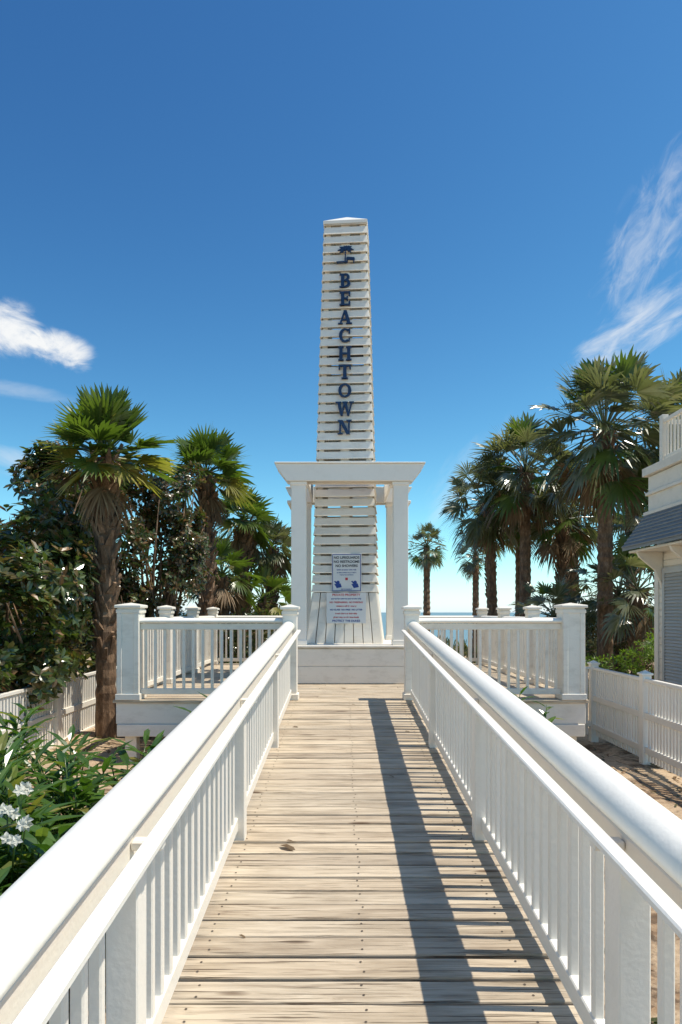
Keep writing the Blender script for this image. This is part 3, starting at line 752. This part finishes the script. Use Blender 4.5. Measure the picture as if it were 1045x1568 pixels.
for k in range(9):
    t0, t1 = k/9, (k+1)/9
    xa, za = hx-0.50+0.40*t0, 2.885+0.565*t0; xb, zb = hx-0.50+0.40*t1, 2.885+0.565*t1
    m.prism([(xa-0.012,za+0.004),(xa-0.016,za+0.020),(xb-0.004,zb+0.006),(xb-.001,zb+0.002)], 'y', YN-.12, YE+.12+0.001*k)
m.obj("shingled_awning_roof", [METAL], h)
m = MB()
for (ya, yb) in ((9.35,10.55),):
    m.box(hx-0.045, hx-0.013, ya, ya+.07, 0.55, 2.55); m.box(hx-0.045, hx-0.013, yb-.07, yb, 0.55, 2.55)
    m.box(hx-0.045, hx-0.013, ya+.071, yb-.071, 2.46, 2.55); m.box(hx-0.045, hx-0.013, ya+.071, yb-.071, 0.55, 0.65)
    z = 0.66
    while z < 2.44:
        m.add([(hx-.042,ya+.071,z),(hx-.042,yb-.071,z),(hx-.016,yb-.071,z+.045),(hx-.016,ya+.071,z+.045),(hx-.038,ya+.071,z-.006),(hx-.038,yb-.071,z-.006)], [(0,1,2,3),(4,5,1,0)]); z += 0.05
m.obj("louvred_shutters", [SHUT], h)
m = MB()
xr = hx+0.02; yr = YE-.15
m.box(xr-.03, xr+.03, YN, yr, 4.80, 4.86); m.box(xr-.02, xr+.02, YN, yr, 4.24, 4.29)
for ya in (yr-.06, YN+.02):
    m.box(xr+.031, 10.9, ya, ya+.06, 4.801, 4.859); m.box(xr+.021, 10.9, ya+.01, ya+.05, 4.241, 4.289)
    xx = xr+.1
    while xx < 10.9: m.box(xx, xx+.03, ya+.02, ya+.045, 4.289, 4.801); xx += .11
yy = YN+.1
while yy < yr-.05: m.box(xr-.015, xr+.015, yy, yy+.03, 4.29, 4.80); yy += .11
for yy in (yr-.05, 9.5, YN+.05): m.box(xr-.05, xr+.05, yy-.05, yy+.05, 4.165, 4.93)
m.obj("balcony_railing", [HOUSEW], h, bevel=0.004)
m = MB(); m.box(8.2, 11.0, YN+.1, 10.3, 4.17, 6.4); m.obj("upper_storey", [HOUSEW], h)
m = MB(); m.prism([(7.9,6.41),(11.3,6.41),(9.6,7.4)], 'y', YN-.2, 10.6); m.obj("upper_roof", [METAL], h)

# ------------------------------------------------------------------ sun, sky, camera
sunv = Vector((0.475, -0.018, 1.0)).normalized()
sd = bpy.data.lights.new("sun", 'SUN'); sd.energy = 5.0; sd.angle = math.radians(0.5); sd.color = (1.0, 0.93, 0.80)
so = bpy.data.objects.new("sun", sd); so.rotation_euler = (-sunv).to_track_quat('-Z', 'Y').to_euler(); so.location = (6, 0, 12)
scene.collection.objects.link(so)
w = bpy.data.worlds.new("World"); scene.world = w; w.use_nodes = True; nt = w.node_tree
bg = nt.nodes['Background']; bg.inputs['Strength'].default_value = 0.15
sky = nt.nodes.new('ShaderNodeTexSky'); sky.sky_type = 'NISHITA'; sky.sun_disc = False
sky.sun_elevation = math.asin(sunv.z); sky.sun_rotation = math.atan2(sunv.x, sunv.y)
sky.air_density = 1.0; sky.dust_density = 0.3; sky.ozone_density = 1.5
def M2(op, a, b=None, c=None):
    n_ = nt.nodes.new('ShaderNodeMath'); n_.operation = op
    for i, v in enumerate((a, b, c)):
        if v is None: continue
        if hasattr(v, 'is_output'): nt.links.new(v, n_.inputs[i])
        else: n_.inputs[i].default_value = v
    return n_.outputs[0]
# colour grade of the physical sky towards the deep polarised blue of the photo
sep = nt.nodes.new('ShaderNodeSeparateColor'); nt.links.new(sky.outputs[0], sep.inputs[0])
r_ = M2('MULTIPLY', sep.outputs[0], 0.125); g_ = M2('MULTIPLY', sep.outputs[1], 0.125); b_ = M2('MULTIPLY', sep.outputs[2], 0.125)
K = 1/0.15
Ro = M2('MULTIPLY', M2('POWER', r_, 1.75), 1.42*K)
Go = M2('MULTIPLY', M2('POWER', g_, 1.60), 1.80*K)
Bo = M2('ADD', M2('MULTIPLY', M2('POWER', b_, 1.30), 1.02*K), M2('MULTIPLY', r_, 0.80*K))
cmb = nt.nodes.new('ShaderNodeCombineColor')
for i, o_ in enumerate((Ro, Go, Bo)): nt.links.new(o_, cmb.inputs[i])
c1 = cmb.outputs[0]
tc = nt.nodes.new('ShaderNodeTexCoord'); D = tc.outputs['Generated']
def dirv(px, py): return Vector(((px-525)/1045, 1, (937-py)/1045)).normalized()
def cloud(pa, pb, thick, dens, nscale=(6, 20), thr=(0.42, 0.70), seed=0, detail=5):
    a, b = dirv(*pa), dirv(*pb); c = ((a+b)/2).normalized(); u = (b-a); half_ = u.length/2; u.normalize(); v = c.cross(u).normalized()
    sub = nt.nodes.new('ShaderNodeVectorMath'); sub.operation = 'SUBTRACT'; nt.links.new(D, sub.inputs[0]); sub.inputs[1].default_value = c
    def dot(vec):
        d_ = nt.nodes.new('ShaderNodeVectorMath'); d_.operation = 'DOT_PRODUCT'; nt.links.new(sub.outputs[0], d_.inputs[0]); d_.inputs[1].default_value = vec; return d_.outputs['Value']
    du, dv_ = dot(u), dot(v)
    eu = M2('DIVIDE', du, half_); ev = M2('DIVIDE', dv_, thick)
    r2 = M2('ADD', M2('MULTIPLY', eu, eu), M2('MULTIPLY', ev, ev))
    comb = nt.nodes.new('ShaderNodeCombineXYZ'); nt.links.new(M2('MULTIPLY', du, nscale[0]), comb.inputs[0]); nt.links.new(M2('MULTIPLY', dv_, nscale[1]), comb.inputs[1]); comb.inputs[2].default_value = seed
    nz = nt.nodes.new('ShaderNodeTexNoise'); nz.inputs['Scale'].default_value = 1; nz.inputs['Detail'].default_value = detail; nz.inputs['Roughness'].default_value = 0.62; nz.inputs['Distortion'].default_value = 0.5
    nt.links.new(comb.outputs[0], nz.inputs['Vector'])
    fall = M2('SUBTRACT', 1.0, r2)
    val = M2('ADD', nz.outputs['Fac'], M2('MULTIPLY', M2('MAXIMUM', fall, -1.5), 0.30))
    mr = nt.nodes.new('ShaderNodeMapRange'); mr.interpolation_type = 'SMOOTHSTEP'
    nt.links.new(val, mr.inputs[0]); mr.inputs[1].default_value = thr[0]+.18; mr.inputs[2].default_value = thr[1]+.18
    mr.inputs[3].default_value = 0; mr.inputs[4].default_value = dens
    lim = nt.nodes.new('ShaderNodeMapRange'); lim.interpolation_type = 'SMOOTHSTEP'; nt.links.new(r2, lim.inputs[0]); lim.inputs[1].default_value = 1.7; lim.inputs[2].default_value = 0.5; lim.inputs[3].default_value = 0; lim.inputs[4].default_value = 1
    return M2('MULTIPLY', mr.outputs[0], lim.outputs[0])
cl = [cloud((-60,465),(70,530),0.034,1.0,(14,26),(0.26,0.66),1.0, 7),
      cloud((40,520),(150,550),0.024,1.0,(18,30),(0.24,0.66),1.7, 6),
      cloud((-60,585),(120,612),0.012,0.30,(8,30),(0.3,0.8),2.0),
      cloud((-80,690),(130,725),0.022,0.38,(6,30),(0.3,0.8),4.0),
      cloud((850,590),(1100,420),0.036,0.66,(16,52),(0.30,0.86),5.0, 6),
      cloud((930,500),(1090,190),0.056,0.50,(22,50),(0.36,0.94),6.0, 6),
      cloud((640,830),(800,620),0.040,0.30,(6,20),(0.36,0.8),7.0)]
tot = cl[0]
for c_ in cl[1:]: tot = M2('ADD', tot, c_)
tot = M2('MINIMUM', tot, 1.0)
mx = nt.nodes.new('ShaderNodeMix'); mx.data_type = 'RGBA'; nt.links.new(tot, mx.inputs[0]); nt.links.new(c1, mx.inputs[6]); mx.inputs[7].default_value = (6.2,6.3,6.35,1)
nt.links.new(mx.outputs[2], bg.inputs['Color'])

cam = bpy.data.cameras.new("camera"); co = bpy.data.objects.new("camera", cam); scene.collection.objects.link(co)
co.location = (0, 0, CAMZ); co.rotation_euler = (math.pi/2, 0, 0)
cam.sensor_fit = 'VERTICAL'; cam.sensor_height = 36; cam.sensor_width = 24; cam.lens = 24
cam.shift_y = 153/1568; cam.shift_x = -2.5/1568
cam.clip_start = 0.05; cam.clip_end = 10000
scene.camera = co
scene.view_settings.view_transform = 'Standard'; scene.view_settings.look = 'None'; scene.view_settings.exposure = 0
